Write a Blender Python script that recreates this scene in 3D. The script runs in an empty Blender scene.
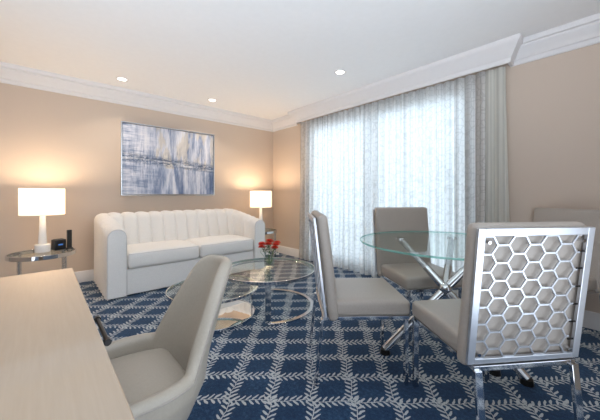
import bpy, bmesh, math, random
from mathutils import Vector, Matrix
random.seed(7)
PI = math.pi
scene = bpy.context.scene
COL = scene.collection

# ------------------------------------------------------------------ node helpers
class S:
    """socket wrapper with arithmetic"""
    def __init__(s, nt, sock): s.nt, s.k = nt, sock
    def _m(s, op, *a):
        n = s.nt.nodes.new('ShaderNodeMath'); n.operation = op
        for i, v in enumerate((s,) + a):
            if isinstance(v, S): s.nt.links.new(v.k, n.inputs[i])
            else: n.inputs[i].default_value = v
        return S(s.nt, n.outputs[0])
    def __add__(s, o): return s._m('ADD', o)
    def __sub__(s, o): return s._m('SUBTRACT', o)
    def __mul__(s, o): return s._m('MULTIPLY', o)
    def __truediv__(s, o): return s._m('DIVIDE', o)
    def lt(s, o): return s._m('LESS_THAN', o)
    def gt(s, o): return s._m('GREATER_THAN', o)
    def mx(s, o): return s._m('MAXIMUM', o)
    def mn(s, o): return s._m('MINIMUM', o)
    def ab(s): return s._m('ABSOLUTE')
    def fr(s): return s._m('FRACT')
    def fl(s): return s._m('FLOOR')
    def sin(s): return s._m('SINE')
    def pw(s, o): return s._m('POWER', o)

def mat_new(name):
    m = bpy.data.materials.new(name); m.use_nodes = True
    nt = m.node_tree; nt.nodes.clear()
    out = nt.nodes.new('ShaderNodeOutputMaterial')
    return m, nt, out

def principled(nt, out=None, **kw):
    b = nt.nodes.new('ShaderNodeBsdfPrincipled')
    for k, v in kw.items():
        key = k.replace('_', ' ')
        if isinstance(v, S): nt.links.new(v.k, b.inputs[key])
        elif hasattr(v, 'is_linked'): nt.links.new(v, b.inputs[key])
        else:
            if isinstance(v, tuple) and len(v) == 3: v = (*v, 1)
            b.inputs[key].default_value = v
    if out: nt.links.new(b.outputs[0], out.inputs[0])
    return b

def coord(nt, kind='Object'):
    return nt.nodes.new('ShaderNodeTexCoord').outputs[kind]

def noise(nt, vec, scale, detail=3, rough=.55, mapping=None):
    if mapping:
        mp = nt.nodes.new('ShaderNodeMapping'); mp.inputs['Scale'].default_value = mapping
        nt.links.new(vec, mp.inputs[0]); vec = mp.outputs[0]
    n = nt.nodes.new('ShaderNodeTexNoise')
    n.inputs['Scale'].default_value = scale; n.inputs['Detail'].default_value = detail
    n.inputs['Roughness'].default_value = rough
    nt.links.new(vec, n.inputs['Vector'])
    return n.outputs['Fac']

def ramp(nt, fac, stops):
    r = nt.nodes.new('ShaderNodeValToRGB')
    e = r.color_ramp.elements
    while len(e) < len(stops): e.new(.5)
    for el, (p, c) in zip(e, stops):
        el.position = p; el.color = (*c, 1)
    nt.links.new(fac.k if isinstance(fac, S) else fac, r.inputs[0])
    return r.outputs[0]

def mixc(nt, fac, a, b):
    n = nt.nodes.new('ShaderNodeMix'); n.data_type = 'RGBA'
    for i, v in ((0, fac), (6, a), (7, b)):
        if isinstance(v, S): v = v.k
        if hasattr(v, 'is_linked'): nt.links.new(v, n.inputs[i])
        elif isinstance(v, tuple): n.inputs[i].default_value = (*v, 1)
        else: n.inputs[i].default_value = v
    return n.outputs[2]

def bump(nt, fac, strength=.2, dist=.002):
    b = nt.nodes.new('ShaderNodeBump')
    b.inputs['Strength'].default_value = strength; b.inputs['Distance'].default_value = dist
    nt.links.new(fac.k if isinstance(fac, S) else fac, b.inputs['Height'])
    return b.outputs[0]

def simple(name, col, rough=.5, metal=0., var=.06, scale=40, bmp=.1, bdist=.001, **kw):
    """colour with a fine procedural variation and bump"""
    m, nt, out = mat_new(name)
    f = noise(nt, coord(nt), scale)
    lo = tuple(max(0, c * (1 - var)) for c in col); hi = tuple(min(1, c * (1 + var)) for c in col)
    c = ramp(nt, f, [(.3, lo), (.7, hi)])
    a = dict(Base_Color=c, Roughness=rough, Metallic=metal, **kw)
    if bmp: a['Normal'] = bump(nt, f, bmp, bdist)
    principled(nt, out, **a)
    return m

M = {}
M['wall'] = simple('wallpaper_beige', (.565, .467, .385), .75, var=.03, scale=160, bmp=.15, bdist=.001)
M['ceiling'] = simple('ceiling_paint', (.87, .87, .87), .85, var=.01, scale=20, bmp=0)
M['trim'] = simple('white_trim_paint', (.70, .685, .685), .4, var=.01, scale=20, bmp=0)
M['sofa'] = simple('white_boucle', (.86, .825, .78), .9, var=.07, scale=260, bmp=.35, bdist=.002)
M['piping'] = simple('white_piping', (.72, .69, .65), .8, scale=200)
M['leather'] = simple('taupe_leather', (.385, .338, .295), .42, var=.04, scale=120, bmp=.12, bdist=.0008)
M['stitch'] = simple('leather_seam', (.36, .32, .28), .6, scale=100)
M['deskleather'] = simple('greige_leather', (.40, .35, .285), .40, var=.03, scale=140, bmp=.1, bdist=.0008)
M['chrome'] = simple('chrome', (.68, .69, .71), .07, 1., var=.02, scale=30, bmp=0)
M['satin'] = simple('satin_steel', (.72, .73, .75), .22, 1., var=.03, scale=50, bmp=0)
M['lattice'] = simple('satin_silver_lattice', (.62, .64, .68), .30, .85, var=.02, scale=50, bmp=0)
M['mirror'] = simple('mirror_glass', (.86, .86, .84), .02, 1., var=.01, scale=10, bmp=0)
M['black'] = simple('black_plastic', (.012, .012, .014), .35, var=.2, scale=80, bmp=0)
M['blackmetal'] = simple('black_metal', (.02, .018, .017), .3, .6, var=.2, scale=60, bmp=0)
M['ceramic'] = simple('white_ceramic', (.82, .80, .77), .25, var=.02, scale=30, bmp=0)
M['petal'] = simple('red_petal', (.72, .06, .03), .5, var=.3, scale=90, bmp=0)
M['petalwhite'] = simple('white_petal', (.8, .8, .74), .6, var=.1, scale=90, bmp=0)
M['leaf'] = simple('green_leaf', (.06, .16, .04), .5, var=.4, scale=60, bmp=0)
M['hedge'] = simple('hedge_leaf', (.10, .20, .06), .6, var=.4, scale=8, bmp=0)
M['soil'] = simple('dark_bark', (.06, .04, .03), .9, var=.4, scale=30)
M['terrace'] = simple('terrace_stone', (.55, .54, .52), .8, var=.1, scale=6)
M['windowframe'] = simple('white_window_frame', (.75, .76, .77), .4, scale=20, bmp=0)
M['rubber'] = simple('dark_rubber', (.03, .03, .03), .7, scale=50, bmp=0)

def wood():
    m, nt, out = mat_new('washed_wood')
    v = coord(nt)
    f = noise(nt, v, 6, 6, .6, (1.2, 22, 22))
    c = ramp(nt, f, [(.25, (.365, .285, .205)), (.75, (.405, .32, .235))])
    principled(nt, out, Base_Color=c, Roughness=.34, Coat_Weight=.9, Coat_Roughness=.05, Coat_IOR=2.0, Normal=bump(nt, f, .04, .001))
    return m
M['wood'] = wood()

def thin_glass(name, tint, refl=1.0, rough=.0, base=.035):
    m, nt, out = mat_new(name)
    f = noise(nt, coord(nt), 3)
    c = ramp(nt, f, [(.2, tuple(t * .985 for t in tint)), (.8, tint)])
    tr = nt.nodes.new('ShaderNodeBsdfTransparent'); nt.links.new(c, tr.inputs[0])
    gl = nt.nodes.new('ShaderNodeBsdfGlossy'); gl.inputs['Roughness'].default_value = rough
    lw = nt.nodes.new('ShaderNodeLayerWeight'); lw.inputs[0].default_value = .5
    fac = (S(nt, lw.outputs['Facing']).pw(4.5) * .45 + base) * refl
    mx = nt.nodes.new('ShaderNodeMixShader')
    nt.links.new(fac.k, mx.inputs[0]); nt.links.new(tr.outputs[0], mx.inputs[1]); nt.links.new(gl.outputs[0], mx.inputs[2])
    nt.links.new(mx.outputs[0], out.inputs[0])
    return m
M['glass'] = thin_glass('clear_glass', (.95, .985, .97))
M['winglass'] = thin_glass('window_glass', (.96, .98, .98), .6)
M['acrylic'] = thin_glass('clear_acrylic', (.84, .87, .90), 1.6, .08, .22)
M['vaseglass'] = thin_glass('vase_glass', (.97, .99, .98), 2.2)

def glass_edge():
    m, nt, out = mat_new('green_glass_edge')
    f = noise(nt, coord(nt), 12)
    c = ramp(nt, f, [(.3, (.20, .48, .42)), (.7, (.32, .62, .55))])
    b = principled(nt, None, Base_Color=c, Roughness=.12)
    tr = nt.nodes.new('ShaderNodeBsdfTransparent'); tr.inputs[0].default_value = (.55, .85, .78, 1)
    mx = nt.nodes.new('ShaderNodeMixShader'); mx.inputs[0].default_value = .55
    nt.links.new(tr.outputs[0], mx.inputs[1]); nt.links.new(b.outputs[0], mx.inputs[2])
    nt.links.new(mx.outputs[0], out.inputs[0])
    return m
M['glassedge'] = glass_edge()

def emit(name, col, strength):
    m, nt, out = mat_new(name)
    e = nt.nodes.new('ShaderNodeEmission')
    f = noise(nt, coord(nt), 5)
    c = ramp(nt, f, [(.2, tuple(x * .97 for x in col)), (.8, col)])
    nt.links.new(c, e.inputs[0]); e.inputs[1].default_value = strength
    nt.links.new(e.outputs[0], out.inputs[0])
    return m
M['lens'] = emit('downlight_lens', (1, .93, .84), 6)
M['bulb'] = emit('lamp_bulb', (1, .78, .52), 12)
M['display'] = emit('clock_display', (.10, .28, .8), .5)

def shade_mat():
    m, nt, out = mat_new('linen_lamp_shade')
    f = noise(nt, coord(nt), 180, mapping=(1, 1, 3))
    c = ramp(nt, f, [(.3, (.84, .80, .74)), (.7, (.90, .87, .82))])
    tl = nt.nodes.new('ShaderNodeBsdfTranslucent'); nt.links.new(c, tl.inputs[0])
    df = nt.nodes.new('ShaderNodeBsdfDiffuse'); nt.links.new(c, df.inputs[0])
    mx = nt.nodes.new('ShaderNodeMixShader'); mx.inputs[0].default_value = .45
    nt.links.new(tl.outputs[0], mx.inputs[1]); nt.links.new(df.outputs[0], mx.inputs[2])
    e = nt.nodes.new('ShaderNodeEmission'); e.inputs[0].default_value = (1, .86, .70, 1); e.inputs[1].default_value = SHADE_E
    ad = nt.nodes.new('ShaderNodeAddShader')
    nt.links.new(mx.outputs[0], ad.inputs[0]); nt.links.new(e.outputs[0], ad.inputs[1])
    nt.links.new(ad.outputs[0], out.inputs[0])
    return m
SHADE_E = .25
M['shade'] = shade_mat()

def carpet():
    m, nt, out = mat_new('navy_leaf_trellis_carpet')
    P = coord(nt)
    sp = nt.nodes.new('ShaderNodeSeparateXYZ'); nt.links.new(P, sp.inputs[0])
    x = S(nt, sp.outputs[0]); y = S(nt, sp.outputs[1])
    # slight hand-drawn wobble
    x = x + (S(nt, noise(nt, P, 26, 1, .5)) - .5) * .016
    y = y + (S(nt, noise(nt, P, 23, 1, .5)) - .5) * .016
    CU, CV = .215, .20
    a = math.radians(48.1 - 1.5)
    c_, s_ = math.cos(a), math.sin(a)
    u = x * c_ + y * s_ + CARPET_U
    v = y * c_ - x * s_ + CARPET_V
    def vine(s, t, cell_t, cell_s):
        """s along the vine, t across; t is centred on the nearest vine"""
        tt = ((t / cell_t + .5).fr() - .5) * cell_t
        tt = tt + (s * (2 * PI / cell_s)).sin() * .006
        side = tt.gt(0)
        p = .033; L = .044; w = .0122; th = math.radians(50)
        f = ((s / p) + side * .5).fr() * p
        at = tt.ab() - .002
        res = tt.ab().lt(.0022)
        for k in (0, 1):
            ls = f + (k * p)
            al = ls * math.cos(th) + at * math.sin(th)
            ac = at * math.cos(th) - ls * math.sin(th)
            e = ((al - L / 2) / (L / 2)).pw(2) + (ac / (w / 2)).pw(2)
            res = res.mx(e.lt(1.0))
        return res
    mask = vine(v, u, CU, CV).mx(vine(u, v, CV, CU))
    n1 = noise(nt, P, 55, 5, .7)
    n2 = noise(nt, P, 5, 2)
    nv = S(nt, n1) * .75 + S(nt, n2) * .25
    base = ramp(nt, nv, [(.32, (.005, .015, .042)), (.52, (.010, .033, .082)), (.70, (.034, .085, .168))])
    lf = ramp(nt, n1, [(.3, (.40, .42, .43)), (.7, (.60, .61, .60))])
    c = mixc(nt, mask * .92, base, lf)
    pile = noise(nt, P, 500, 2)
    principled(nt, out, Base_Color=c, Roughness=.95, Sheen_Weight=.22, Sheen_Roughness=.5, Sheen_Tint=(.6, .8, 1.0),
               Specular_IOR_Level=.15, Normal=bump(nt, pile, .35, .003))
    return m

def painting_mat():
    m, nt, out = mat_new('abstract_painting')
    P = coord(nt)                      # object space: y across, z up, centred
    sp = nt.nodes.new('ShaderNodeSeparateXYZ'); nt.links.new(P, sp.inputs[0])
    z = S(nt, sp.outputs[2]); y = S(nt, sp.outputs[1])
    v1 = S(nt, noise(nt, P, 3.6, 5, .6, (1, 2.6, .42)))
    v2 = S(nt, noise(nt, P, 8, 6, .65, (1, 4.2, .55)))
    h1 = S(nt, noise(nt, P, 5, 5, .7, (1, .6, 4.5)))
    left = (y * -2.2 - .25).mx(0).mn(1)
    f = (v1 * .62 + v2 * .38) * (left * -.6 + 1) + h1 * left * .6
    c = ramp(nt, f, [(.35, (.09, .14, .26)), (.43, (.24, .29, .42)), (.49, (.45, .49, .60)), (.55, (.66, .67, .74)), (.63, (.80, .79, .82))])
    warm = noise(nt, P, 3.0, 3, .5, (1, 2.6, .9))
    wf = (S(nt, warm) - .50) * 8
    wf = wf.mx(0).mn(.6) * (z + .10).gt(0) * (y + .22).gt(0)
    c = mixc(nt, wf, c, (.66, .58, .46))
    # broken dark strokes along the waterline
    st = S(nt, noise(nt, P, 16, 5, .75, (1, .9, 3.2)))
    tilt = z + y * .08 + .02
    band = (tilt / .075).pw(2) * -1 + 1
    dk = ((band.mx(0)) * ((st - .42) * 9).mx(0).mn(1))
    c = mixc(nt, dk, c, (.045, .075, .14))
    wh = ((((tilt + .012) / .03).pw(2) * -1 + 1).mx(0)) * ((h1 - .50) * 9).mx(0).mn(1)
    c = mixc(nt, wh * .8, c, (.82, .83, .86))
    v3 = S(nt, noise(nt, P, 13, 4, .7, (1, 5, .5)))
    drip = ((v3 - .52) * 9).mx(0).mn(.8) * ((z + .02).ab() / .34 * -1 + 1).mx(0)
    c = mixc(nt, drip, c, (.08, .13, .24))
    principled(nt, out, Base_Color=c, Roughness=.45, Normal=bump(nt, v2, .3, .002))
    return m
M['painting'] = painting_mat()

FOLD_SHADE = 26
def curtain_mat(name, base, trans, lines, dens):
    base0 = base
    m, nt, out = mat_new(name)
    uv = coord(nt, 'UV')
    vo = nt.nodes.new('ShaderNodeTexVoronoi'); vo.feature = 'DISTANCE_TO_EDGE'
    vo.inputs['Scale'].default_value = 17; vo.inputs['Randomness'].default_value = .75
    nt.links.new(uv, vo.inputs['Vector'])
    ln = S(nt, vo.outputs['Distance']).lt(.055) * lines
    weave = S(nt, noise(nt, uv, 220, 2))
    fold_shade = noise(nt, uv, 1, 3, .6, (FOLD_SHADE, .12, 1))  # streaks of fold light and shade painted into the cloth colour
    base = ramp(nt, fold_shade, [(.36, tuple(b * .70 for b in base)), (.50, tuple(b * .90 for b in base)), (.62, tuple(min(1, b * 1.06) for b in base))])
    dark = ramp(nt, fold_shade, [(.36, tuple(b * .52 for b in base0)), (.62, tuple(b * .74 for b in base0))])
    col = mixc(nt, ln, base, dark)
    tl = nt.nodes.new('ShaderNodeBsdfTranslucent'); nt.links.new(col, tl.inputs[0])
    df = nt.nodes.new('ShaderNodeBsdfDiffuse'); nt.links.new(col, df.inputs[0])
    mx = nt.nodes.new('ShaderNodeMixShader'); mx.inputs[0].default_value = dens
    nt.links.new(tl.outputs[0], mx.inputs[1]); nt.links.new(df.outputs[0], mx.inputs[2])
    tr = nt.nodes.new('ShaderNodeBsdfTransparent')
    m2 = nt.nodes.new('ShaderNodeMixShader')
    fac = (ln * -.6 + 1) * trans * (weave * .6 + .7)
    nt.links.new(fac.mn(1).k, m2.inputs[0]); nt.links.new(mx.outputs[0], m2.inputs[1]); nt.links.new(tr.outputs[0], m2.inputs[2])
    nt.links.new(m2.outputs[0], out.inputs[0])
    return m
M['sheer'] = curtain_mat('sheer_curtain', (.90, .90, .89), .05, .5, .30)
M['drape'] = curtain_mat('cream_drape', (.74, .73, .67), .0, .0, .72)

# ------------------------------------------------------------------ mesh helpers
def link(name, data, parent=None):
    o = bpy.data.objects.new(name, data); COL.objects.link(o)
    if parent: o.parent = parent
    return o

def build(name, bm, mat, parent=None, smooth=True, bevel=0, seg=2, loc=None, angle=40):
    bmesh.ops.recalc_face_normals(bm, faces=bm.faces[:])
    me = bpy.data.meshes.new(name); bm.to_mesh(me); bm.free()
    for m in (mat if isinstance(mat, (list, tuple)) else [mat]): me.materials.append(m)
    o = link(name, me, parent)
    if loc: o.location = loc
    if bevel:
        b = o.modifiers.new('bevel', 'BEVEL'); b.width = bevel; b.segments = seg; b.limit_method = 'ANGLE'; b.angle_limit = math.radians(30)
    if smooth:
        for p in me.polygons: p.use_smooth = True
        try: me.set_sharp_from_angle(angle=math.radians(angle))
        except Exception: pass
    return o

def thing(name, label, cat, loc=(0, 0, 0), rz=0, group=None):
    o = link(name, None); o.location = loc; o.rotation_euler = (0, 0, rz); o.empty_display_size = .1
    tag(o, label, cat, group); return o
def tag(o, label, cat, group=None):
    o['label'] = label; o['category'] = cat
    if group: o['group'] = group
def struct(name, bm, mat, **kw):
    o = build(name, bm, mat, **kw)
    if not o.parent: o['kind'] = 'structure'
    return o

def box(bm, x0, x1, y0, y1, z0, z1, mtx=None):
    v = [bm.verts.new((x, y, z)) for x in (x0, x1) for y in (y0, y1) for z in (z0, z1)]
    for f in ((0, 1, 3, 2), (4, 6, 7, 5), (0, 4, 5, 1), (2, 3, 7, 6), (0, 2, 6, 4), (1, 5, 7, 3)):
        bm.faces.new([v[i] for i in f])
    if mtx:
        for q in v: q.co = mtx @ q.co
    return v

def bar(bm, p0, p1, w, t, up=(0, 0, 1)):
    """flat bar p0->p1, width w along side, thickness t"""
    p0, p1 = Vector(p0), Vector(p1); d = (p1 - p0).normalized()
    up = Vector(up)
    s = d.cross(up)
    if s.length < 1e-4: s = d.cross(Vector((1, 0, 0)))
    s.normalize(); n = s.cross(d).normalized()
    r = []
    for p in (p0, p1):
        r.append([bm.verts.new(p + s * a * w / 2 + n * b * t / 2) for a, b in ((-1, -1), (1, -1), (1, 1), (-1, 1))])
    for i in range(4):
        bm.faces.new((r[0][i], r[0][(i + 1) % 4], r[1][(i + 1) % 4], r[1][i]))
    bm.faces.new(r[0][::-1]); bm.faces.new(r[1])

def tube(bm, pts, rad, seg=12, closed=False, cap=True):
    pts = [Vector(p) for p in pts]; n = len(pts)
    rads = rad if isinstance(rad, (list, tuple)) else [rad] * n
    rings = []; prev = None
    for i, p in enumerate(pts):
        a = pts[i - 1] if (i or closed) else p; b = pts[(i + 1) % n] if (i < n - 1 or closed) else p
        d = (b - a).normalized()
        if prev is None:
            ref = Vector((0, 0, 1)) if abs(d.z) < .9 else Vector((1, 0, 0))
            s = d.cross(ref).normalized()
        else:
            s = (prev - d * prev.dot(d)).normalized()
        prev = s; q = d.cross(s)
        rings.append([bm.verts.new(p + (s * math.cos(2 * PI * k / seg) + q * math.sin(2 * PI * k / seg)) * rads[i]) for k in range(seg)])
    for i in range(n if closed else n - 1):
        A, B = rings[i], rings[(i + 1) % n]
        for k in range(seg): bm.faces.new((A[k], A[(k + 1) % seg], B[(k + 1) % seg], B[k]))
    if cap and not closed:
        bm.faces.new(rings[0][::-1]); bm.faces.new(rings[-1])

def lathe(bm, prof, seg=48, cap=True):
    rings = []
    for r, z in prof:
        rings.append([bm.verts.new((r * math.cos(2 * PI * k / seg), r * math.sin(2 * PI * k / seg), z)) for k in range(seg)])
    for A, B in zip(rings, rings[1:]):
        for k in range(seg): bm.faces.new((A[k], A[(k + 1) % seg], B[(k + 1) % seg], B[k]))
    if cap:
        bm.faces.new(rings[0][::-1]); bm.faces.new(rings[-1])

def ring(bm, r0, r1, z0, z1, a0=0, a1=2 * PI, seg=64):
    """rectangular-section ring (or arc)"""
    full = abs(a1 - a0 - 2 * PI) < 1e-4
    n = seg if full else seg + 1
    R = []
    for k in range(n):
        a = a0 + (a1 - a0) * k / seg; c, s = math.cos(a), math.sin(a)
        R.append([bm.verts.new((r * c, r * s, z)) for r, z in ((r0, z0), (r1, z0), (r1, z1), (r0, z1))])
    for k in range(n if full else n - 1):
        A, B = R[k], R[(k + 1) % n]
        for i in range(4): bm.faces.new((A[i], A[(i + 1) % 4], B[(i + 1) % 4], B[i]))
    if not full: bm.faces.new(R[0][::-1]); bm.faces.new(R[-1])

def pad(bm, sx, sy, sz, r, puff=0, n=14, puffb=0, fn=None, c=(0, 0, 0)):
    """rounded cushion with crowned top"""
    hx, hy, hz = sx / 2, sy / 2, sz / 2
    def axis(h):
        k = max(2, n)
        e = [-h, -h + r * .3, -h + r * .65, -h + r]
        mid = [-h + r + (2 * h - 2 * r) * i / k for i in range(1, k)]
        return e + mid + [-q for q in e[::-1]]
    A = [axis(hx), axis(hy)]
    zs = [-hz, -hz + r * .3, -hz + r * .65, -hz + r, hz - r, hz - r * .65, hz - r * .3, hz]
    cache = {}
    def vert(x, y, z):
        key = (round(x, 5), round(y, 5), round(z, 5))
        if key not in cache:
            q = Vector((max(-hx + r, min(hx - r, x)), max(-hy + r, min(hy - r, y)), max(-hz + r, min(hz - r, z))))
            d = Vector((x, y, z)) - q
            p = q + d.normalized() * r if d.length > 1e-6 else Vector((x, y, z))
            g = max(0, 1 - (p.x / hx) ** 2) * max(0, 1 - (p.y / hy) ** 2)
            g = g ** .6
            if z > 0: p.z += puff * g * min(1, (z / hz) ** 2)
            else: p.z -= puffb * g * min(1, (z / hz) ** 2)
            p += Vector(c)
            if fn: p = Vector(fn(p))
            cache[key] = bm.verts.new(p)
        return cache[key]
    X, Y = A
    def quad(a, b, c_, d):
        vs = [vert(*a), vert(*b), vert(*c_), vert(*d)]
        if len(set(vs)) == 4: bm.faces.new(vs)
    for i in range(len(X) - 1):
        for j in range(len(Y) - 1):
            for z in (-hz, hz): quad((X[i], Y[j], z), (X[i + 1], Y[j], z), (X[i + 1], Y[j + 1], z), (X[i], Y[j + 1], z))
    for i in range(len(X) - 1):
        for k in range(len(zs) - 1):
            for y in (-hy, hy): quad((X[i], y, zs[k]), (X[i + 1], y, zs[k]), (X[i + 1], y, zs[k + 1]), (X[i], y, zs[k + 1]))
    for j in range(len(Y) - 1):
        for k in range(len(zs) - 1):
            for x in (-hx, hx): quad((x, Y[j], zs[k]), (x, Y[j + 1], zs[k]), (x, Y[j + 1], zs[k + 1]), (x, Y[j], zs[k + 1]))

def prism(bm, prof, p0, p1, side, up=(0, 0, 1), m0=0., m1=0.):
    """sweep profile [(out,up)] along p0->p1; m0/m1 mitre shift per unit 'out'"""
    p0, p1, side, up = Vector(p0), Vector(p1), Vector(side), Vector(up)
    d = (p1 - p0).normalized()
    A = [bm.verts.new(p0 + side * o + up * z + d * (m0 * o)) for o, z in prof]
    B = [bm.verts.new(p1 + side * o + up * z + d * (m1 * o)) for o, z in prof]
    n = len(prof)
    for i in range(n): bm.faces.new((A[i], A[(i + 1) % n], B[(i + 1) % n], B[i]))
    bm.faces.new(A[::-1]); bm.faces.new(B)

def copy_tree(o, parent=None):
    c = o.copy(); COL.objects.link(c)
    if parent: c.parent = parent
    for ch in list(o.children): copy_tree(ch, c)
    return c

# ------------------------------------------------------------------ the room
H = 2.44
CARPET_U, CARPET_V = 0, 0
# pattern origin: one crossing of vines at world (ox, oy)
_a = math.radians(48.1 - 1.5)
_ox, _oy = 3.324, -2.2125
CARPET_U = -(_ox * math.cos(_a) + _oy * math.sin(_a)); CARPET_V = -(_oy * math.cos(_a) - _ox * math.sin(_a))
M['carpet'] = carpet()
XE, YS = 5.2, -4.5
bm = bmesh.new(); box(bm, -.12, XE, YS, .12, -.08, 0); struct('floor', bm, M['carpet'], smooth=False)
bm = bmesh.new(); box(bm, -.12, XE, YS, .12, H, H + .08); struct('ceiling', bm, M['ceiling'], smooth=False)
bm = bmesh.new(); box(bm, -.12, 0, YS, .12, 0, H); struct('wall_left', bm, M['wall'], smooth=False)
bm = bmesh.new(); box(bm, 0, 2.3, YS, YS + .12, 0, H); struct('wall_front_light_block', bm, M['wall'], smooth=False)  # unseen partial wall, added to block fill light from the left ceiling
WX0, WX1, WZ0, WZ1 = .96, 3.38, .05, 2.24
bm = bmesh.new()
box(bm, 0, WX0, 0, .12, 0, H); box(bm, WX1, XE, 0, .12, 0, H); box(bm, WX0, WX1, 0, .12, WZ1, H); box(bm, WX0, WX1, 0, .12, 0, WZ0)
struct('wall_right', bm, M['wall'], smooth=False)
bm = bmesh.new(); box(bm, XE - .12, XE, -1.5, 0, 0, H); struct('wall_back_light_block', bm, M['wall'], smooth=False)  # unseen wall added to limit the fill, cut short so chair metal catches some

crown = [(0, -.19), (.012, -.19), (.018, -.178), (.018, -.150), (.030, -.142), (.036, -.128), (.050, -.105), (.072, -.078), (.082, -.060), (.082, -.046), (.098, -.040), (.104, -.024), (.104, 0), (0, 0)]
bm = bmesh.new(); prism(bm, crown, (0, YS, H), (0, 0, H), (1, 0, 0), m1=-1.0); struct('trim_1', bm, M['trim'], angle=25)
bm = bmesh.new(); prism(bm, crown, (0, 0, H), (.70, 0, H), (0, -1, 0), m0=1.0); struct('trim_2', bm, M['trim'], angle=25)
bm = bmesh.new(); prism(bm, crown, (3.70, 0, H), (XE - .12, 0, H), (0, -1, 0)); struct('trim_3', bm, M['trim'], angle=25)
# curtain cornice: boxed crown projecting over the curtain, mitred return at both ends
cor = [(o, z) for o, z in crown]
bm = bmesh.new()
VX0, VX1, VD = .80, 3.71, .115
out_prof = [(0, -.185), (.012, -.19), (.018, -.178), (.022, -.150), (.036, -.136), (.050, -.105), (.070, -.076), (.082, -.056), (.098, -.040), (.104, -.024), (.104, 0), (-.012, 0), (-.012, -.185)]
prism(bm, out_prof, (VX0, -VD, H), (VX1, -VD, H), (0, -1, 0), m0=-1, m1=1)
prism(bm, out_prof, (VX1, 0, H), (VX1, -VD, H), (1, 0, 0), m1=1)
prism(bm, out_prof, (VX0, 0, H), (VX0, -VD, H), (-1, 0, 0), m1=1)
struct('trim_4', bm, M['trim'], angle=25)
bprof = [(0, 0), (.016, 0), (.016, .095), (.012, .105), (.012, .115), (.006, .130), (0, .135)]
bm = bmesh.new(); prism(bm, bprof, (0, YS, 0), (0, 0, 0), (1, 0, 0), m1=-1); struct('baseboard_left', bm, M['trim'], angle=25)
bm = bmesh.new(); prism(bm, bprof, (0, 0, 0), (WX0 - .04, 0, 0), (0, -1, 0), m0=1); prism(bm, bprof, (WX1 + .04, 0, 0), (XE - .12, 0, 0), (0, -1, 0)); struct('baseboard_right', bm, M['trim'], angle=25)

# glazed sliding door behind the curtain
bm = bmesh.new()
for x0, x1 in ((WX0, WX0 + .06), (WX1 - .06, WX1)): box(bm, x0, x1, .03, .09, WZ0, WZ1)
box(bm, WX0 + .06, WX1 - .06, .03, .09, WZ1 - .06, WZ1); box(bm, WX0 + .06, WX1 - .06, .03, .09, WZ0, WZ0 + .05)
win = struct('window_1', bm, M['windowframe'], smooth=False)
for i in range(2):
    w = (WX1 - WX0 - .12) / 2; a = WX0 + .06 + i * w
    bm = bmesh.new()
    box(bm, a, a + .045, .04, .08, WZ0 + .05, WZ1 - .06); box(bm, a + w - .045, a + w, .04, .08, WZ0 + .05, WZ1 - .06)
    box(bm, a + .045, a + w - .045, .04, .08, WZ0 + .05, WZ0 + .13); box(bm, a + .045, a + w - .045, .04, .08, WZ1 - .12, WZ1 - .06)
    fr = build('sash', bm, M['windowframe'], win, smooth=False)
    bm = bmesh.new(); box(bm, a + .045, a + w - .045, .056, .062, WZ0 + .13, WZ1 - .12)
    build('pane', bm, M['winglass'], fr, smooth=False)
# terrace outside
bm = bmesh.new(); box(bm, -3, 8, .12, 6, -.10, -.02)
t = struct('terrace', bm, M['terrace'], smooth=False)

def shrub(x, y, r, h, label):
    o = thing('shrub', label, 'shrub', (x, y, -.02))
    bm = bmesh.new()
    rnd = random.Random(int(x * 100))
    for i in range(900):
        a = rnd.random() * 2 * PI; q = math.sqrt(rnd.random()); zz = rnd.random()
        rr = r * (.55 + .45 * math.sin(zz * PI)) * (.55 + .45 * q)
        p = Vector((rr * math.cos(a), rr * math.sin(a), .12 + zz * (h - .12)))
        s = .05 + .04 * rnd.random()
        mt = Matrix.Translation(p) @ Matrix.Rotation(rnd.random() * 6.28, 4, 'Z') @ Matrix.Rotation(rnd.uniform(-1, 1), 4, 'X')
        v = [bm.verts.new(mt @ Vector(c)) for c in ((-s * .4, 0, 0), (0, -s, .006), (s * .4, 0, 0), (0, s, .006))]
        bm.faces.new(v)
    build('foliage', bm, M['hedge'], o, smooth=False)
    bm = bmesh.new()
    for k in range(5):
        a = k * 1.26
        tube(bm, [(.02 * math.cos(a), .02 * math.sin(a), 0), (.25 * r * math.cos(a), .25 * r * math.sin(a), h * .4), (.5 * r * math.cos(a), .5 * r * math.sin(a), h * .75)], [.02, .014, .006], 8)
    build('stem', bm, M['soil'], o)
shrub(2.85, 2.2, .55, 2.3, 'green shrub outside the window, faintly seen through the right part of the sheer curtain')

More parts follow.
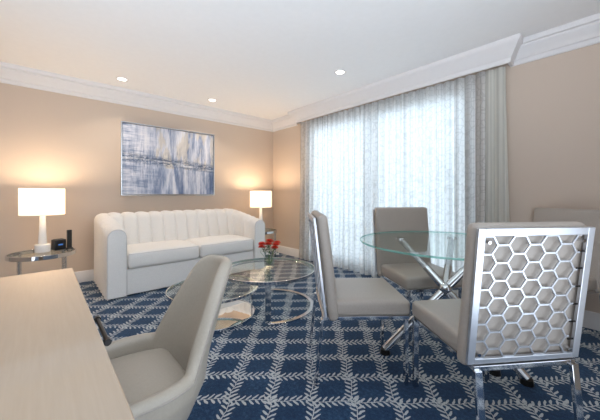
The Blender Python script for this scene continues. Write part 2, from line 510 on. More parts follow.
# curtains: pleated cloth with thickness-free weave but real folds
def curtain(name, x0, x1, y, amp, folds, z0, z1, mat, label, flare0=0, flare1=0, seed=1, sub=14):
    rnd = random.Random(seed)
    bm = bmesh.new(); uvl = bm.loops.layers.uv.new('UVMap')
    nx = int(folds * sub); nz = 24
    ph = [rnd.uniform(-.5, .5) for _ in range(int(folds) + 3)]; am = [rnd.uniform(.6, 1.15) for _ in range(int(folds) + 3)]
    G = []
    for j in range(nz + 1):
        w = j / nz; z = z1 + (z0 - z1) * w; row = []
        for i in range(nx + 1):
            s = i / nx; k = s * folds; q = int(k); fr = k - q
            aa = am[q] * (1 - fr) + am[q + 1] * fr; pp = ph[q] * (1 - fr) + ph[q + 1] * fr
            th = 2 * PI * k + pp * (.3 + w)
            yy = y + amp * aa * (.55 + .45 * w) * (math.sin(th) + .22 * math.sin(2 * th + 1))
            xx = x0 + (x1 - x0) * s + amp * .35 * math.cos(th) + (flare0 * (1 - s) ** 6 + flare1 * s ** 6) * w ** 1.4
            row.append(bm.verts.new((xx, yy, z)))
        G.append(row)
    stretch = 1.9
    for j in range(nz):
        for i in range(nx):
            f = bm.faces.new((G[j][i], G[j][i + 1], G[j + 1][i + 1], G[j + 1][i]))
            for lp, (a, b) in zip(f.loops, ((i, j), (i + 1, j), (i + 1, j + 1), (i, j + 1))):
                lp[uvl].uv = ((x1 - x0) * stretch * a / nx, (z1 - z0) * b / nz)
    o = build(name, bm, mat, angle=180)
    tag(o, label, 'curtain')
    return o
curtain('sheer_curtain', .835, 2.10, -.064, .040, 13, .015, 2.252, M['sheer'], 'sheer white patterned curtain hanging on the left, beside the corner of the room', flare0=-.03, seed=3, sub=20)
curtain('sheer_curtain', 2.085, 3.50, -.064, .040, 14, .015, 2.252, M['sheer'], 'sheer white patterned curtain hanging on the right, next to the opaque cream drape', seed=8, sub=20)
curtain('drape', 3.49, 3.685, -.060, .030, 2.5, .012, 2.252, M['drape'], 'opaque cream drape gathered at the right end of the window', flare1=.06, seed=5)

# downlights
for (x, y, lab) in ((.425, -2.54, 'recessed ceiling light above the left half of the sofa, leftmost of three'),
                    (.425, -1.41, 'recessed ceiling light above the right half of the sofa, in front of the painting'),
                    (2.284, -.76, 'recessed ceiling light nearest the curtain cornice, rightmost of three')):
    o = thing('ceiling_light', lab, 'ceiling light', (x, y, H))
    bm = bmesh.new(); ring(bm, .046, .066, -.006, 0); build('trim_ring', bm, M['trim'], o, bevel=.002)
    bm = bmesh.new(); lathe(bm, [(.0465, -.004), (.0465, -.001)], 32); build('lens', bm, M['lens'], o)
    ld = bpy.data.lights.new('downlight_glow', 'SPOT'); ld.energy = DOWN_W if 'DOWN_W' in globals() else 14; ld.color = (1, .88, .74); ld.spot_size = 2.0; ld.spot_blend = .8; ld.shadow_soft_size = .05
    lo = link('downlight_glow', ld, o); lo.location = (0, 0, -.02)

# ------------------------------------------------------------------ painting
o = thing('painting', 'wide abstract blue and grey painting in a silver frame above the sofa', 'painting', (.0, -1.84, 1.54))
PW, PH = .645, .487
bm = bmesh.new(); box(bm, .006, .030, -PW + .02, PW - .02, -PH + .02, PH - .02); build('canvas', bm, M['painting'], o, smooth=False)
bm = bmesh.new()
for a in (-1, 1):
    y0, y1 = sorted((a * PW, a * (PW - .014))); box(bm, .002, .045, y0, y1, -PH, PH)
    z0, z1 = sorted((a * PH, a * (PH - .014))); box(bm, .002, .045, -PW + .014, PW - .014, z0, z1)
build('frame', bm, M['satin'], o, smooth=False, bevel=.002)

# ------------------------------------------------------------------ sofa (faces +x)
def strip(bm, L, n, zb, zt, th, bulge, mp, spc=12, inner=True):
    """channel tufted slab: cross-section with a rounded top swept along s, pinched at the seams"""
    N = n * spc; rows = []
    for i in range(N + 1):
        s = L * i / N
        b = abs(math.sin(PI * i / spc)) ** .55
        sec = []
        h = th / 2 - bulge + bulge * b
        top = zt(s) - bulge * (1 - b) * .9; r = min(h, .085)
        pts = [(-h, zb)] + [(-h, zb + (top - r - zb) * k / 5) for k in range(1, 6)]
        for k in range(1, 7): 
            a = PI / 2 * k / 6; pts.append((-h + r - r * math.cos(a), top - r + r * math.sin(a)))
        half = pts[:]
        pts = half + [(-u, z) for u, z in half[::-1]]
        rows.append([bm.verts.new(mp(s, u, z)) for u, z in pts])
    m = len(rows[0])
    for A, B in zip(rows, rows[1:]):
        for k in range(m - 1): bm.faces.new((A[k], A[k + 1], B[k + 1], B[k]))
        bm.faces.new((A[m - 1], A[0], B[0], B[m - 1]))
    bm.faces.new(rows[0]); bm.faces.new(rows[-1][::-1])

SY = -1.82; HL = .955; AW = .185
sofa = thing('sofa', 'white channel tufted sofa with two seat cushions below the painting', 'sofa', (.03, SY, 0))
bm = bmesh.new()
def bmap(s, u, z):
    x = .225 + u * (1.0 - .25 * max(0, (z - .45) / .4)) - .06 * max(0, (z - .45) / .4)
    return (x, -HL + .11 + s, z)
strip(bm, 2 * HL - .22, 11, .10, lambda s: .845, .34, .032, bmap)
build('backrest', bm, M['sofa'], sofa, angle=75)
def armz(s): return .835 - .125 * (max(0, s - .10) / .82) ** 1.15
for sg in (-1, 1):
    bm = bmesh.new()
    strip(bm, .90, 7, .012, armz, AW + .012, .018, lambda s, u, z: (.02 + s, sg * (HL - AW / 2) + u, z))
    arm = build('arm', bm, M['sofa'], sofa, angle=75)
    # smooth front panel with piping
    outl = []
    h = AW / 2 - .004; top = .712; r = .085
    outl = [(-h, .012)] + [(-h + r - r * math.cos(PI / 2 * k / 8), top - r + r * math.sin(PI / 2 * k / 8)) for k in range(9)]
    outl = outl + [(-u, z) for u, z in outl[::-1]]
    bm = bmesh.new()
    yc = sg * (HL - AW / 2)
    A = [bm.verts.new((.915, yc + u, z)) for u, z in outl]; B = [bm.verts.new((.955, yc + u, z)) for u, z in outl]
    n = len(outl)
    for i in range(n): bm.faces.new((A[i], A[(i + 1) % n], B[(i + 1) % n], B[i]))
    bm.faces.new(A[::-1]); bm.faces.new(B)
    build('arm_front', bm, M['sofa'], arm, bevel=.014, seg=3, angle=50)
    bm = bmesh.new(); tube(bm, [(.953, yc + u * .93, z - .006 * (z > .3)) for u, z in outl], .0045, 8)
    build('piping', bm, M['piping'], arm)
iy = HL - AW
bm = bmesh.new(); box(bm, .10, .925, -iy - .005, iy + .005, .012, .285); build('base', bm, M['sofa'], sofa, bevel=.015, seg=3)
for sg in (-1, 1):
    bm = bmesh.new(); pad(bm, .60, iy - .006, .165, .045, .022, 10, c=(.655, sg * iy / 2, .372)); cu = build('seat_cushion', bm, M['sofa'], sofa, angle=80)
    bm = bmesh.new()
    xx, yy = .655 + .30 - .010, (iy - .006) / 2 - .010
    for z in (.440, .304):
        tube(bm, [(xx - .004, sg * iy / 2 - yy, z), (xx, sg * iy / 2 - yy + .03, z), (xx, sg * iy / 2 + yy - .03, z), (xx - .004, sg * iy / 2 + yy, z)], .005, 8)
    build('piping', bm, M['piping'], cu)

# ------------------------------------------------------------------ side tables, lamps and what stands on the left one
def side_table(x, y, label):
    o = thing('side_table', label, 'side table', (x, y, 0), .3)
    R = .265
    bm = bmesh.new(); lathe(bm, [(R - .0085, .468), (R - .0085, .478)], 64); build('glass_top', bm, M['glass'], o, angle=30)
    bm = bmesh.new(); ring(bm, R - .008, R + .006, .438, .478); build('rim', bm, M['chrome'], o, bevel=.002)
    for k in range(4):
        a = k * PI / 2 + .5
        bm = bmesh.new(); tube(bm, [((R - .024) * math.cos(a), (R - .024) * math.sin(a), .012), ((R - .024) * math.cos(a), (R - .024) * math.sin(a), .468)], .013, 16)
        lg = build('leg', bm, M['acrylic'], o)
        bm = bmesh.new(); tube(bm, [((R - .024) * math.cos(a), (R - .024) * math.sin(a), 0), ((R - .024) * math.cos(a), (R - .024) * math.sin(a), .014)], .017, 16)
        build('foot_cap', bm, M['chrome'], lg)
    return o
T1 = (.44, -3.245); T2 = (.40, -.55)
side_table(*T1, 'round glass side table with chrome rim left of the sofa, holding clock and remote')
side_table(*T2, 'round glass side table in the corner, mostly hidden by the right sofa arm')

def lamp(x, y, label, watts):
    o = thing('table_lamp', label, 'table lamp', (x, y, .478))
    bm = bmesh.new(); lathe(bm, [(.001, 0), (.058, 0), (.062, .004), (.062, .074), (.058, .080), (.001, .080)], 40, cap=False); build('base', bm, M['ceramic'], o)
    bm = bmesh.new(); lathe(bm, [(.034, .080), (.036, .084), (.034, .11), (.022, .375), (.020, .385), (.008, .39), (.008, .47), (.004, .475)], 32); build('stem', bm, M['ceramic'], o)
    bm = bmesh.new(); lathe(bm, [(.176, .380), (.178, .380), (.178, .650), (.176, .650), (.176, .380)], 64, cap=False)
    sh = build('lamp_shade', bm, M['shade'], o, angle=60)
    for z in (.383, .647):
        bm = bmesh.new(); ring(bm, .170, .1765, z - .003, z + .003); build('shade_trim', bm, M['ceramic'], sh)
    bm = bmesh.new()
    for k in range(3): tube(bm, [(0, 0, .465), (.171 * math.cos(k * 2.094), .171 * math.sin(k * 2.094), .640)], .002, 6)
    build('shade_holder', bm, M['chrome'], sh)
    bm = bmesh.new(); lathe(bm, [(.012, .472), (.014, .49), (.028, .525), (.030, .545), (.022, .57), (.006, .582)], 20); build('bulb', bm, M['bulb'], o)
    ld = bpy.data.lights.new('lamp_glow', 'POINT'); ld.energy = watts; ld.color = (1, .75, .50); ld.shadow_soft_size = .05
    lo = link('lamp_glow', ld, o); lo.location = (0, 0, .60)
lamp(*T1, 'white table lamp with lit drum shade on the glass side table left of the sofa', 15)
lamp(*T2, 'white table lamp with lit drum shade in the corner behind the right sofa arm', 15)

o = thing('clock_radio', 'small black clock radio with a dim blue display on the left side table', 'clock', (.385, -3.118, .4785), .35)
bm = bmesh.new(); box(bm, -.045, .045, -.050, .050, 0, .110); build('case', bm, M['black'], o, bevel=.008, seg=3)
bm = bmesh.new(); box(bm, .0445, .0465, -.020, .020, .050, .064); build('display', bm, M['display'], o, smooth=False)
bm = bmesh.new(); box(bm, -.03, .03, -.04, .04, .1095, .113); build('snooze_button', bm, M['rubber'], o, bevel=.002)
o = thing('remote_control', 'slim black remote control standing upright beside the clock radio', 'remote control', (.40, -3.030, .4785), .35)
bm = bmesh.new(); box(bm, -.012, .012, -.021, .021, .012, .205); build('body', bm, M['black'], o, bevel=.005, seg=3)
bm = bmesh.new(); box(bm, -.022, .022, -.028, .028, 0, .014); build('holder', bm, M['rubber'], o, bevel=.004)
for k in range(6):
    bm = bmesh.new(); box(bm, .0115, .0135, -.012, .012, .045 + .019 * k, .055 + .019 * k); build('button', bm, M['rubber'], o, smooth=False)

# ------------------------------------------------------------------ coffee tables
def disc_glass(bm, r, z0, z1, mats=True, seg=96):
    n0 = len(bm.faces)
    lathe(bm, [(r - .0015, z0), (r, z0 + .0015), (r, z1 - .0015), (r - .0015, z1)], seg)
    bm.faces.ensure_lookup_table()
    for f in bm.faces[n0:]:
        if len(f.verts) == 4: f.material_index = 1
CT = (2.121, -1.631)
o = thing('coffee_table', 'taller round glass coffee table on a curved chrome base, carrying the flower vase', 'coffee table', (*CT, 0))
RT, HT = .455, .36
bm = bmesh.new(); disc_glass(bm, RT - .009, HT - .012, HT); build('glass_top', bm, [M['glass'], M['glassedge']], o, angle=30)
bm = bmesh.new(); ring(bm, RT - .009, RT, HT - .022, HT + .001, seg=96); build('rim', bm, M['chrome'], o, bevel=.002)
a0 = math.atan2(-1.877 + 1.631, 2.465 - 2.121)      # the front upright
rr = .425
bm = bmesh.new(); ring(bm, rr - .020, rr + .014, 0, .016, a0, a0 + PI, 64); build('floor_arc', bm, M['chrome'], o, bevel=.002)
bm = bmesh.new(); ring(bm, rr - .006, rr + .012, HT - .036, HT - .022, 0, 2 * PI, 96); build('top_ring', bm, M['chrome'], o, bevel=.002)
for k in range(2):
    a = a0 + k * PI; mt = Matrix.Rotation(a, 4, 'Z')
    bm = bmesh.new(); box(bm, rr - .010, rr + .008, -.024, .024, .014, HT - .024, mt); build('upright', bm, M['chrome'], o, bevel=.002)
CS = (1.995, -2.125)
o2 = thing('coffee_table', 'lower round glass coffee table with a mirrored base disc, tucked under the taller one', 'coffee table', (*CS, 0))
RS, HS = .385, .255
bm = bmesh.new(); disc_glass(bm, RS - .009, HS - .010, HS); build('glass_top', bm, [M['glass'], M['glassedge']], o2, angle=30)
bm = bmesh.new(); ring(bm, RS - .009, RS, HS - .020, HS + .001, seg=96); build('rim', bm, M['chrome'], o2, bevel=.002)
bm = bmesh.new(); lathe(bm, [(.345, .012), (.345, .026)], 96); build('mirror_disc', bm, M['mirror'], o2, angle=30)
bm = bmesh.new(); ring(bm, .345, .356, 0, .030, seg=96); build('base_ring', bm, M['chrome'], o2, bevel=.002)
for k in range(3):
    a = math.radians(-48 + 120 * k)
    bm = bmesh.new(); mt = Matrix.Rotation(a, 4, 'Z')
    box(bm, .332, .345, -.014, .014, .026, HS - .014, mt); build('upright', bm, M['chrome'], o2, bevel=.0015)

# vase and flowers
VZ = HT + .0015
vx, vy = CT[0] + .02, CT[1] - .0
o = thing('vase', 'clear glass vase of red flowers standing on the taller coffee table', 'vase', (vx, vy, VZ))
bm = bmesh.new(); lathe(bm, [(.001, 0), (.040, 0), (.047, .008), (.050, .06), (.044, .11), (.050, .145), (.0475, .145), (.0415, .11), (.047, .06), (.044, .012), (.001, .010)], 40, cap=False); build('body', bm, M['vaseglass'], o)
bm = bmesh.new(); lathe(bm, [(.001, .011), (.0435, .012), (.0465, .05), (.0455, .075), (.001, .075)], 32, cap=False); build('water', bm, M['vaseglass'], o)

def bloom_bm(r, rnd):
    bm = bmesh.new()
    for lay, (n, tilt, s) in enumerate(((3, .15, .55), (4, .5, .75), (5, .9, .95), (6, 1.25, 1.05))):
        for k in range(n):
            az = 2 * PI * k / n + lay * .7
            mt = Matrix.Rotation(az, 4, 'Z') @ Matrix.Rotation(tilt, 4, 'Y')
            w = r * s * .75; h = r * s * 1.1
            g = []
            for j in range(4):
                row = []
                for i in range(4):
                    a = (i / 3 - .5) * 2; b = j / 3
                    ww = w * math.sin(PI * (.18 + .62 * b))
                    row.append(bm.verts.new(mt @ Vector((.25 * r * s + .25 * w * (1 - a * a) * (b) + .10 * r * b * b, a * ww, h * b - .15 * r))))
                g.append(row)
            for j in range(3):
                for i in range(3): bm.faces.new((g[j][i], g[j][i + 1], g[j + 1][i + 1], g[j + 1][i]))
    return bm
rnd = random.Random(4)
bl_me = None
heads = [(-.075, -.02, .20), (-.045, .045, .215), (-.03, -.05, .205), (0, 0, .235), (.035, -.035, .215), (.06, .02, .205), (.03, .055, .215), (-.01, .075, .195), (.085, -.01, .185), (-.085, .035, .185), (.01, -.08, .19)]
heads = [(1.2 * a, 1.2 * b, c + .028) for a, b, c in heads]
first = None
for k, (hx, hy, hz) in enumerate(heads):
    o = thing('rose', 'small red flower in the glass vase on the taller coffee table', 'flower', (vx + hx, vy + hy, VZ + hz), k * .8, 'red flowers in the vase')
    if bl_me is None:
        b = build('bloom', bloom_bm(.031, rnd), M['petal'], o, angle=180); bl_me = b.data
    else: b = link('bloom', bl_me, o)
    inv = Matrix.Rotation(-k * .8, 3, 'Z')
    e = inv @ Vector((-hx * .82, -hy * .82, -hz + .022 + .002 * k)); mid = inv @ Vector((-hx * .55, -hy * .55, -.085))
    bm = bmesh.new(); tube(bm, [(0, 0, -.004), mid, e], .0022, 6); build('stem', bm, M['leaf'], o)
    bm = bmesh.new()
    for q in range(3):
        a = q * 2.1 + k; mt = Matrix.Translation(mid * (.35 + .2 * q)) @ Matrix.Rotation(a, 4, 'Z') @ Matrix.Rotation(-.4, 4, 'Y')
        g = [mt @ Vector(c) for c in ((0, 0, 0), (.016, .009, .003), (.036, 0, -.004), (.016, -.009, .003))]
        bm.faces.new([bm.verts.new(c) for c in g])
    build('leaf', bm, M['leaf'], o)
for k, (hx, hy, hz) in enumerate([(-.06, .01, .165), (.05, -.06, .165), (.075, .04, .16), (-.05, -.07, .16)]):
    o = thing('filler_flower', 'tiny white filler blossoms among the red flowers in the vase', 'flower', (vx + hx, vy + hy, VZ + hz), 0, 'white filler flowers in the vase')
    bm = bmesh.new()
    for q in range(14):
        p = Vector((rnd.uniform(-.022, .022), rnd.uniform(-.022, .022), rnd.uniform(-.02, .02)))
        bmesh.ops.create_icosphere(bm, subdivisions=1, radius=.0055, matrix=Matrix.Translation(p))
    build('blossoms', bm, M['petalwhite'], o)
    bm = bmesh.new(); tube(bm, [(0, 0, 0), (-hx * .5, -hy * .5, -.06), (-hx * .8, -hy * .8, -hz + .05)], .0018, 6); build('stem', bm, M['leaf'], o)

# ------------------------------------------------------------------ dining table
DT = (3.592, -1.235); DH = .75; DR = .555
o = thing('dining_table', 'round glass dining table on crossed clear and chrome rods', 'dining table', (*DT, 0))
bm = bmesh.new(); disc_glass(bm, DR, DH - .012, DH, seg=128); build('glass_top', bm, [M['glass'], M['glassedge']], o, angle=30)
hub = Vector((.010, -.008, .435))
tops = [(3.271 - DT[0], -1.234 - DT[1]), (3.80 - DT[0], -.99 - DT[1]), (3.517 - DT[0], -.90 - DT[1])]
feet = [(4.03 - DT[0], -1.22 - DT[1]), (3.329 - DT[0], -1.536 - DT[1]), (3.882 - DT[0], -1.246 - DT[1])]
for i, (tx, ty) in enumerate(tops):
    T = Vector((tx, ty, DH - .020)); d = (T - hub)
    off = d.cross(Vector((0, 0, 1))).normalized() * .0
    bm = bmesh.new(); tube(bm, [hub + d * .38, hub + d * .97], .022, 24); u = build('upper_rod', bm, M['acrylic'], o)
    bm = bmesh.new(); tube(bm, [hub + d * .06, hub + d * .40], .026, 24); build('sleeve', bm, M['chrome'], u)
    bm = bmesh.new(); tube(bm, [(tx, ty, DH - .030), (tx, ty, DH - .0125)], .034, 32); build('pad', bm, M['satin'], u)
for i, (fx, fy) in enumerate(feet):
    Fp = Vector((fx, fy, .028)); d = Fp - hub
    bm = bmesh.new(); tube(bm, [hub + d * .06, hub + d * 1.0], .026, 24); l = build('leg', bm, M['chrome'], o)
    bm = bmesh.new(); tube(bm, [(fx, fy, 0), (fx, fy, .03)], [.034, .030], 24); build('foot', bm, M['blackmetal'], l)
bm = bmesh.new(); bmesh.ops.create_uvsphere(bm, u_segments=24, v_segments=16, radius=.040, matrix=Matrix.Translation(hub)); build('hub', bm, M['chrome'], o)

# ------------------------------------------------------------------ dining chairs (local: faces +x, back at x=0)
SW = .46; BW = .496
ZB, ZT, XR = .385, .950, -.066        # back bottom / top height, recline
bd = Vector((XR, 0, ZT - ZB)); bl = bd.length; bdn = bd.normalized(); bn = Vector((bdn.z, 0, -bdn.x))  # normal points forward
def on_back(u, w, dpt): 
    """u across, w up the back, dpt forward of the back plane"""
    p = Vector((0, u, ZB)) + bdn * w + bn * dpt
    return p
def hex_lattice(bm, x0, x1, y0, y1):
    sx = .0680; a = sx / 1.5; hy = .0705
    segs = set()
    for i in range(-6, 7):
        for j in range(-2, 12):
            cx = i * sx; cy = y0 + .005 + j * hy + (hy / 2 if i % 2 else 0)
            pts = [(cx + a, cy), (cx + a / 2, cy + hy / 2), (cx - a / 2, cy + hy / 2), (cx - a, cy), (cx - a / 2, cy - hy / 2), (cx + a / 2, cy - hy / 2)]
            for k in range(6):
                p, q = pts[k], pts[(k + 1) % 6]
                key = tuple(sorted(((round(p[0], 3), round(p[1], 3)), (round(q[0], 3), round(q[1], 3)))))
                segs.add(key)
    def clip(p, q):
        t0, t1 = 0, 1; dx, dy = q[0] - p[0], q[1] - p[1]
        for pp, qq in ((-dx, p[0] - x0), (dx, x1 - p[0]), (-dy, p[1] - y0), (dy, y1 - p[1])):
            if abs(pp) < 1e-9:
                if qq < 0: return None
            else:
                r = qq / pp
                if pp < 0: t0 = max(t0, r)
                else: t1 = min(t1, r)
        if t1 - t0 < .04: return None
        return (p[0] + dx * t0, p[1] + dy * t0), (p[0] + dx * t1, p[1] + dy * t1)
    for p, q in sorted(segs):
        c = clip(p, q)
        if not c: continue
        A = on_back(c[0][0], c[0][1], -.030); B = on_back(c[1][0], c[1][1], -.030)
        bar(bm, A, B, .0062, .006, up=bn)

def make_chair(label):
    o = thing('dining_chair', label, 'dining chair')
    # seat: thick cushion with a boxed edge
    bm = bmesh.new(); pad(bm, .44, SW, .085, .022, .012, 10, c=(.225, 0, .428)); st = build('seat', bm, M['leather'], o, angle=80)
    bm = bmesh.new()
    zz = .404; hw = SW / 2 - .0005
    tube(bm, [(.02, -hw, zz), (.423, -hw, zz), (.445, -hw + .022, zz), (.445, hw - .022, zz), (.423, hw, zz), (.02, hw, zz)], .0018, 6); build('seam', bm, M['stitch'], st)
    # back cushion
    bm = bmesh.new()
    def bf(p): return on_back(p.y, p.x, p.z + .022 * math.sin(PI * max(0, min(1, p.x / bl))) * (0))
    pad(bm, bl + .02, BW, .056, .024, .014, 10, c=(bl / 2 - .01, 0, .013), fn=bf)
    bk = build('backrest', bm, M['leather'], o, angle=80)
    bm = bmesh.new(); tube(bm, [on_back(-BW / 2 + .01, bl * .58, .050), on_back(-SW / 4, bl * .58, .0535), on_back(0, bl * .58, .0545), on_back(SW / 4, bl * .58, .0535), on_back(BW / 2 - .01, bl * .58, .050)], .0014, 6); build('seam', bm, M['stitch'], bk)
    # metal back frame with honeycomb lattice
    hw = BW / 2 - .001; bw = .030; dd = -.030
    w0, w1 = .010, bl - .012
    bm = bmesh.new()
    for s in (-1, 1): bar(bm, on_back(s * (hw - bw / 2), w0, dd), on_back(s * (hw - bw / 2), w1, dd), bw, .014, up=bn)
    bar(bm, on_back(-hw + bw, w1 - bw / 2, dd), on_back(hw - bw, w1 - bw / 2, dd), bw, .014, up=bn)
    bar(bm, on_back(-hw + bw, w0 + .011, dd), on_back(hw - bw, w0 + .011, dd), .022, .014, up=bn)
    build('back_frame', bm, M['lattice'], o, smooth=False, bevel=.002)
    bm = bmesh.new(); hex_lattice(bm, -hw + bw + .022, hw - bw + .004, w0 + .018, w1 - bw + .004)
    build('lattice', bm, M['lattice'], o, smooth=False)
    for s in (-1, 1):
        for w in (.05, bl - .065):
            bm = bmesh.new(); tube(bm, [on_back(s * (hw - bw - .016), w, -.040), on_back(s * (hw - bw - .016), w, -.012)], .007, 14); build('bolt', bm, M['chrome'], o)
    for w in (.09, .165, .24, .315, .39, .46):
        bm = bmesh.new(); tube(bm, [on_back(-hw + bw + .024, w, dd), on_back(-hw + bw - .003, w, dd)], .0035, 8); build('spacer', bm, M['blackmetal'], o)
    # seat frame and legs
    bm = bmesh.new()
    y = SW / 2 - .018
    for s in (-1, 1): box(bm, -.045, .438, s * y - .012, s * y + .012, .366, .387)
    box(bm, .413, .438, -y + .012, y - .012, .366, .387); box(bm, -.045, -.02, -y + .012, y - .012, .366, .387)
    build('seat_frame', bm, M['chrome'], o, smooth=False, bevel=.002)
    for s in (-1, 1):
        bm = bmesh.new(); box(bm, .415, .433, s * y - .015, s * y + .015, 0, .368); build('leg', bm, M['chrome'], o, smooth=False, bevel=.002)
        bm = bmesh.new(); bar(bm, (-.048, s * y, .372), (-.085, s * y, 0), .030, .016, up=(1, 0, 0)); build('leg', bm, M['chrome'], o, smooth=False, bevel=.002)
    return o
spots = [((3.143, -1.916), 50.0, 'taupe leather dining chair seen from the side, nearest the coffee tables'),
         ((3.124, -.902), -32.1, 'taupe leather dining chair facing forward in front of the bright curtain, behind the glass table'),
         ((4.092, -1.779), 144.6, 'taupe dining chair turned away in the foreground, its silver honeycomb back in full view'),
         ((4.085, -.206), -117.5, 'dining chair against the beige wall, mostly hidden behind the honeycomb chair back')]
base = make_chair(spots[0][2])
for i, ((x, y), ang, lab) in enumerate(spots):
    c = base if i == 0 else copy_tree(base)
    c.location = (x, y, 0); c.rotation_euler = (0, 0, math.radians(ang)); c['label'] = lab; c['group'] = 'dining chairs around the glass table'

# ------------------------------------------------------------------ desk
o = thing('desk', 'pale washed wood desk with glossy top in the left foreground', 'desk', (3.585, -3.46, 0))
DX, DY = .765, .31
bm = bmesh.new(); box(bm, -DX, DX, -DY, DY, .712, .75); build('desktop', bm, M['wood'], o, bevel=.003)
for s in (-1, 1):
    bm = bmesh.new(); x0, x1 = sorted((s * (DX - .02), s * (DX - .06))); box(bm, x0, x1, -DY + .02, DY - .03, 0, .712); build('side_panel', bm, M['wood'], o, bevel=.002)
bm = bmesh.new(); box(bm, -DX + .06, DX - .06, -DY + .03, -DY + .05, .30, .712); build('back_panel', bm, M['wood'], o, bevel=.002)
for k in range(1):
    bm = bmesh.new(); box(bm, -.50, .186, -DY + .06, DY - .025, .615, .706); dr = build('drawer', bm, M['wood'], o, bevel=.002)
    c = -.157
    for q0, q1 in ((-DX + .06, -.503), (.189, DX - .06)):
        bm = bmesh.new(); box(bm, q0, q1, DY - .05, DY - .028, .615, .712); build('apron', bm, M['wood'], o, bevel=.002)
    bm = bmesh.new(); hx = .092
    tube(bm, [(c - hx, DY + .026, .690), (c + hx, DY + .026, .690)], .0055, 14)
    for q in (-1, 1):
        tube(bm, [(c + q * (hx - .006), DY - .026, .690), (c + q * (hx - .006), DY + .024, .690)], .006, 12)
        tube(bm, [(c + q * (hx - .010), DY + .026, .690), (c + q * (hx + .004), DY + .026, .690)], .0085, 14)
    build('handle', bm, M['blackmetal'], dr, bevel=.001)

# ------------------------------------------------------------------ desk chair (local: faces -y)
o = thing('desk_chair', 'greige leather bucket chair pushed up to the wooden desk', 'office chair', (3.30, -3.03, 0))
def shell_pt(t, w, off):
    """t in [-1,1] round the shell from one arm tip to the other, w 0..1 from seat base to the rim"""
    A, Bk, Fw = .235, .225, .25
    arc = .62
    if abs(t) <= arc:
        ph = t / arc * PI / 2; px, py = A * math.sin(ph), Bk * math.cos(ph); nx, ny = math.sin(ph), math.cos(ph)
    else:
        f = (abs(t) - arc) / (1 - arc); px = math.copysign(A - .012 * f, t); py = -Fw * f; nx, ny = math.copysign(1, t), 0
    b = max(0, 1 - (abs(t) / .41) ** 4.2) if abs(t) < .41 else 0
    b = b * b * (3 - 2 * b)
    ztop = .480 + .31 * b
    z0 = .335
    z = z0 + (ztop - z0) * w
    k = max(0, z - .50) / .31
    px *= 1 - .27 * k; py = py + .115 * k * (1 if py > -.02 else .4) + .02 * max(0, (z - .335) / .16 if z < .48 else 1)
    low = max(0, 1 - (z - .335) / .10); px *= 1 - .10 * low; py -= .03 * low * (1 if py > 0 else -.3)
    return Vector((px + nx * off, py + ny * off, z))
bm = bmesh.new()
NT, NW = 64, 14; th = .045
O = []; I = []
for i in range(NT + 1):
    t = -1 + 2 * i / NT
    ring_ = []
    for j in range(NW + 1): ring_.append(shell_pt(t, j / NW, 0))
    top = ring_[-1]; inn = [shell_pt(t, j / NW, -th) for j in range(NW + 1)]
    c = (top + inn[-1]) / 2; 
    rim = []
    e = (top - inn[-1]) / 2
    for k in range(1, 6):
        a = PI * k / 6; rim.append(c + e * math.cos(a) + Vector((0, 0, th / 2 * math.sin(a) * .9)))
    O.append([bm.verts.new(p) for p in ring_ + rim + inn[::-1]])
n = len(O[0])
for A, B in zip(O, O[1:]):
    for k in range(n - 1): bm.faces.new((A[k], A[k + 1], B[k + 1], B[k]))
    bm.faces.new((A[n - 1], A[0], B[0], B[n - 1]))
bm.faces.new(O[0][::-1]); bm.faces.new(O[-1])
sh = build('shell', bm, M['deskleather'], o, angle=70)
bm = bmesh.new(); tube(bm, [shell_pt(-1 + 2 * i / NT, .985, .001) for i in range(NT + 1)], .0026, 6); build('piping', bm, M['stitch'], sh)
bm = bmesh.new()
def seatf(p):
    # round the rear of the seat cushion to follow the shell
    f = max(0, p.y + .02) / .22
    return (p.x * (1 - .34 * f * f), p.y, p.z)
pad(bm, .395, .44, .085, .03, .014, 12, c=(0, -.055, .405), fn=seatf); build('seat', bm, M['deskleather'], o, angle=80)
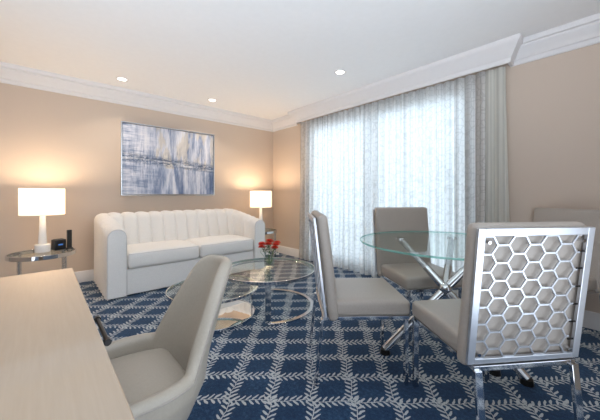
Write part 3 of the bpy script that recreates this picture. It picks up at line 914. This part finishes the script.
bm = bmesh.new(); pad(bm, .30, .32, .04, .018, 0, 6, c=(0, -.04, .345)); build('seat_pan', bm, M['deskleather'], o, angle=60)
bm = bmesh.new(); box(bm, -.12, .12, -.15, .10, .310, .327); build('leg_bracket', bm, M['blackmetal'], o, bevel=.003)
for sx in (-1, 1):
    for sy in (-1, 1):
        bm = bmesh.new(); tube(bm, [(sx * .10, sy * .09 - .03, .318), (sx * .19, sy * .17 - .03, 0)], [.016, .010], 14); build('leg', bm, M['blackmetal'], o)

# ------------------------------------------------------------------ world, camera, view
FILL_LO, FILL_HI, WIN = 3.6, .5, 2.7
w = bpy.data.worlds.new('daylight_and_fill'); scene.world = w; w.use_nodes = True
nt = w.node_tree; nt.nodes.clear()
out = nt.nodes.new('ShaderNodeOutputWorld'); bg = nt.nodes.new('ShaderNodeBackground')
sp = nt.nodes.new('ShaderNodeSeparateXYZ'); nt.links.new(coord(nt, 'Generated'), sp.inputs[0])
fy = (S(nt, sp.outputs[1]) * 1.6 + .5).mx(0).mn(1)
c = mixc(nt, fy, (.83, .90, 1.0), (.72, .85, 1.0))
nt.links.new(c, bg.inputs[0])
up = (S(nt, sp.outputs[2]) * -4).mx(0).mn(1)
fill = up * (FILL_LO - FILL_HI) + FILL_HI  # added fill, stronger below the horizon to brighten the ceiling
st = fy * WIN + (fy * -1 + 1) * fill
nt.links.new(st.k, bg.inputs[1]); nt.links.new(bg.outputs[0], out.inputs[0])

cd = bpy.data.cameras.new('camera'); cam = link('camera', cd)
cam.location = (4.38, -3.246, 1.06); cam.rotation_euler = (PI / 2, 0, math.radians(48.1))
cd.sensor_width = 36; cd.lens = 287 / 600 * 36; cd.shift_y = -15 / 600; cd.clip_start = .02
scene.camera = cam
scene.view_settings.view_transform = 'Standard'; scene.view_settings.look = 'None'
scene.view_settings.gamma = 1; scene.view_settings.use_curve_mapping = False
scene.view_settings.exposure = 0.45
scene.cycles.max_bounces = 10; scene.cycles.transparent_max_bounces = 24
scene.cycles.diffuse_bounces = 5; scene.cycles.sample_clamp_indirect = 6
scene.cycles.use_denoising = True
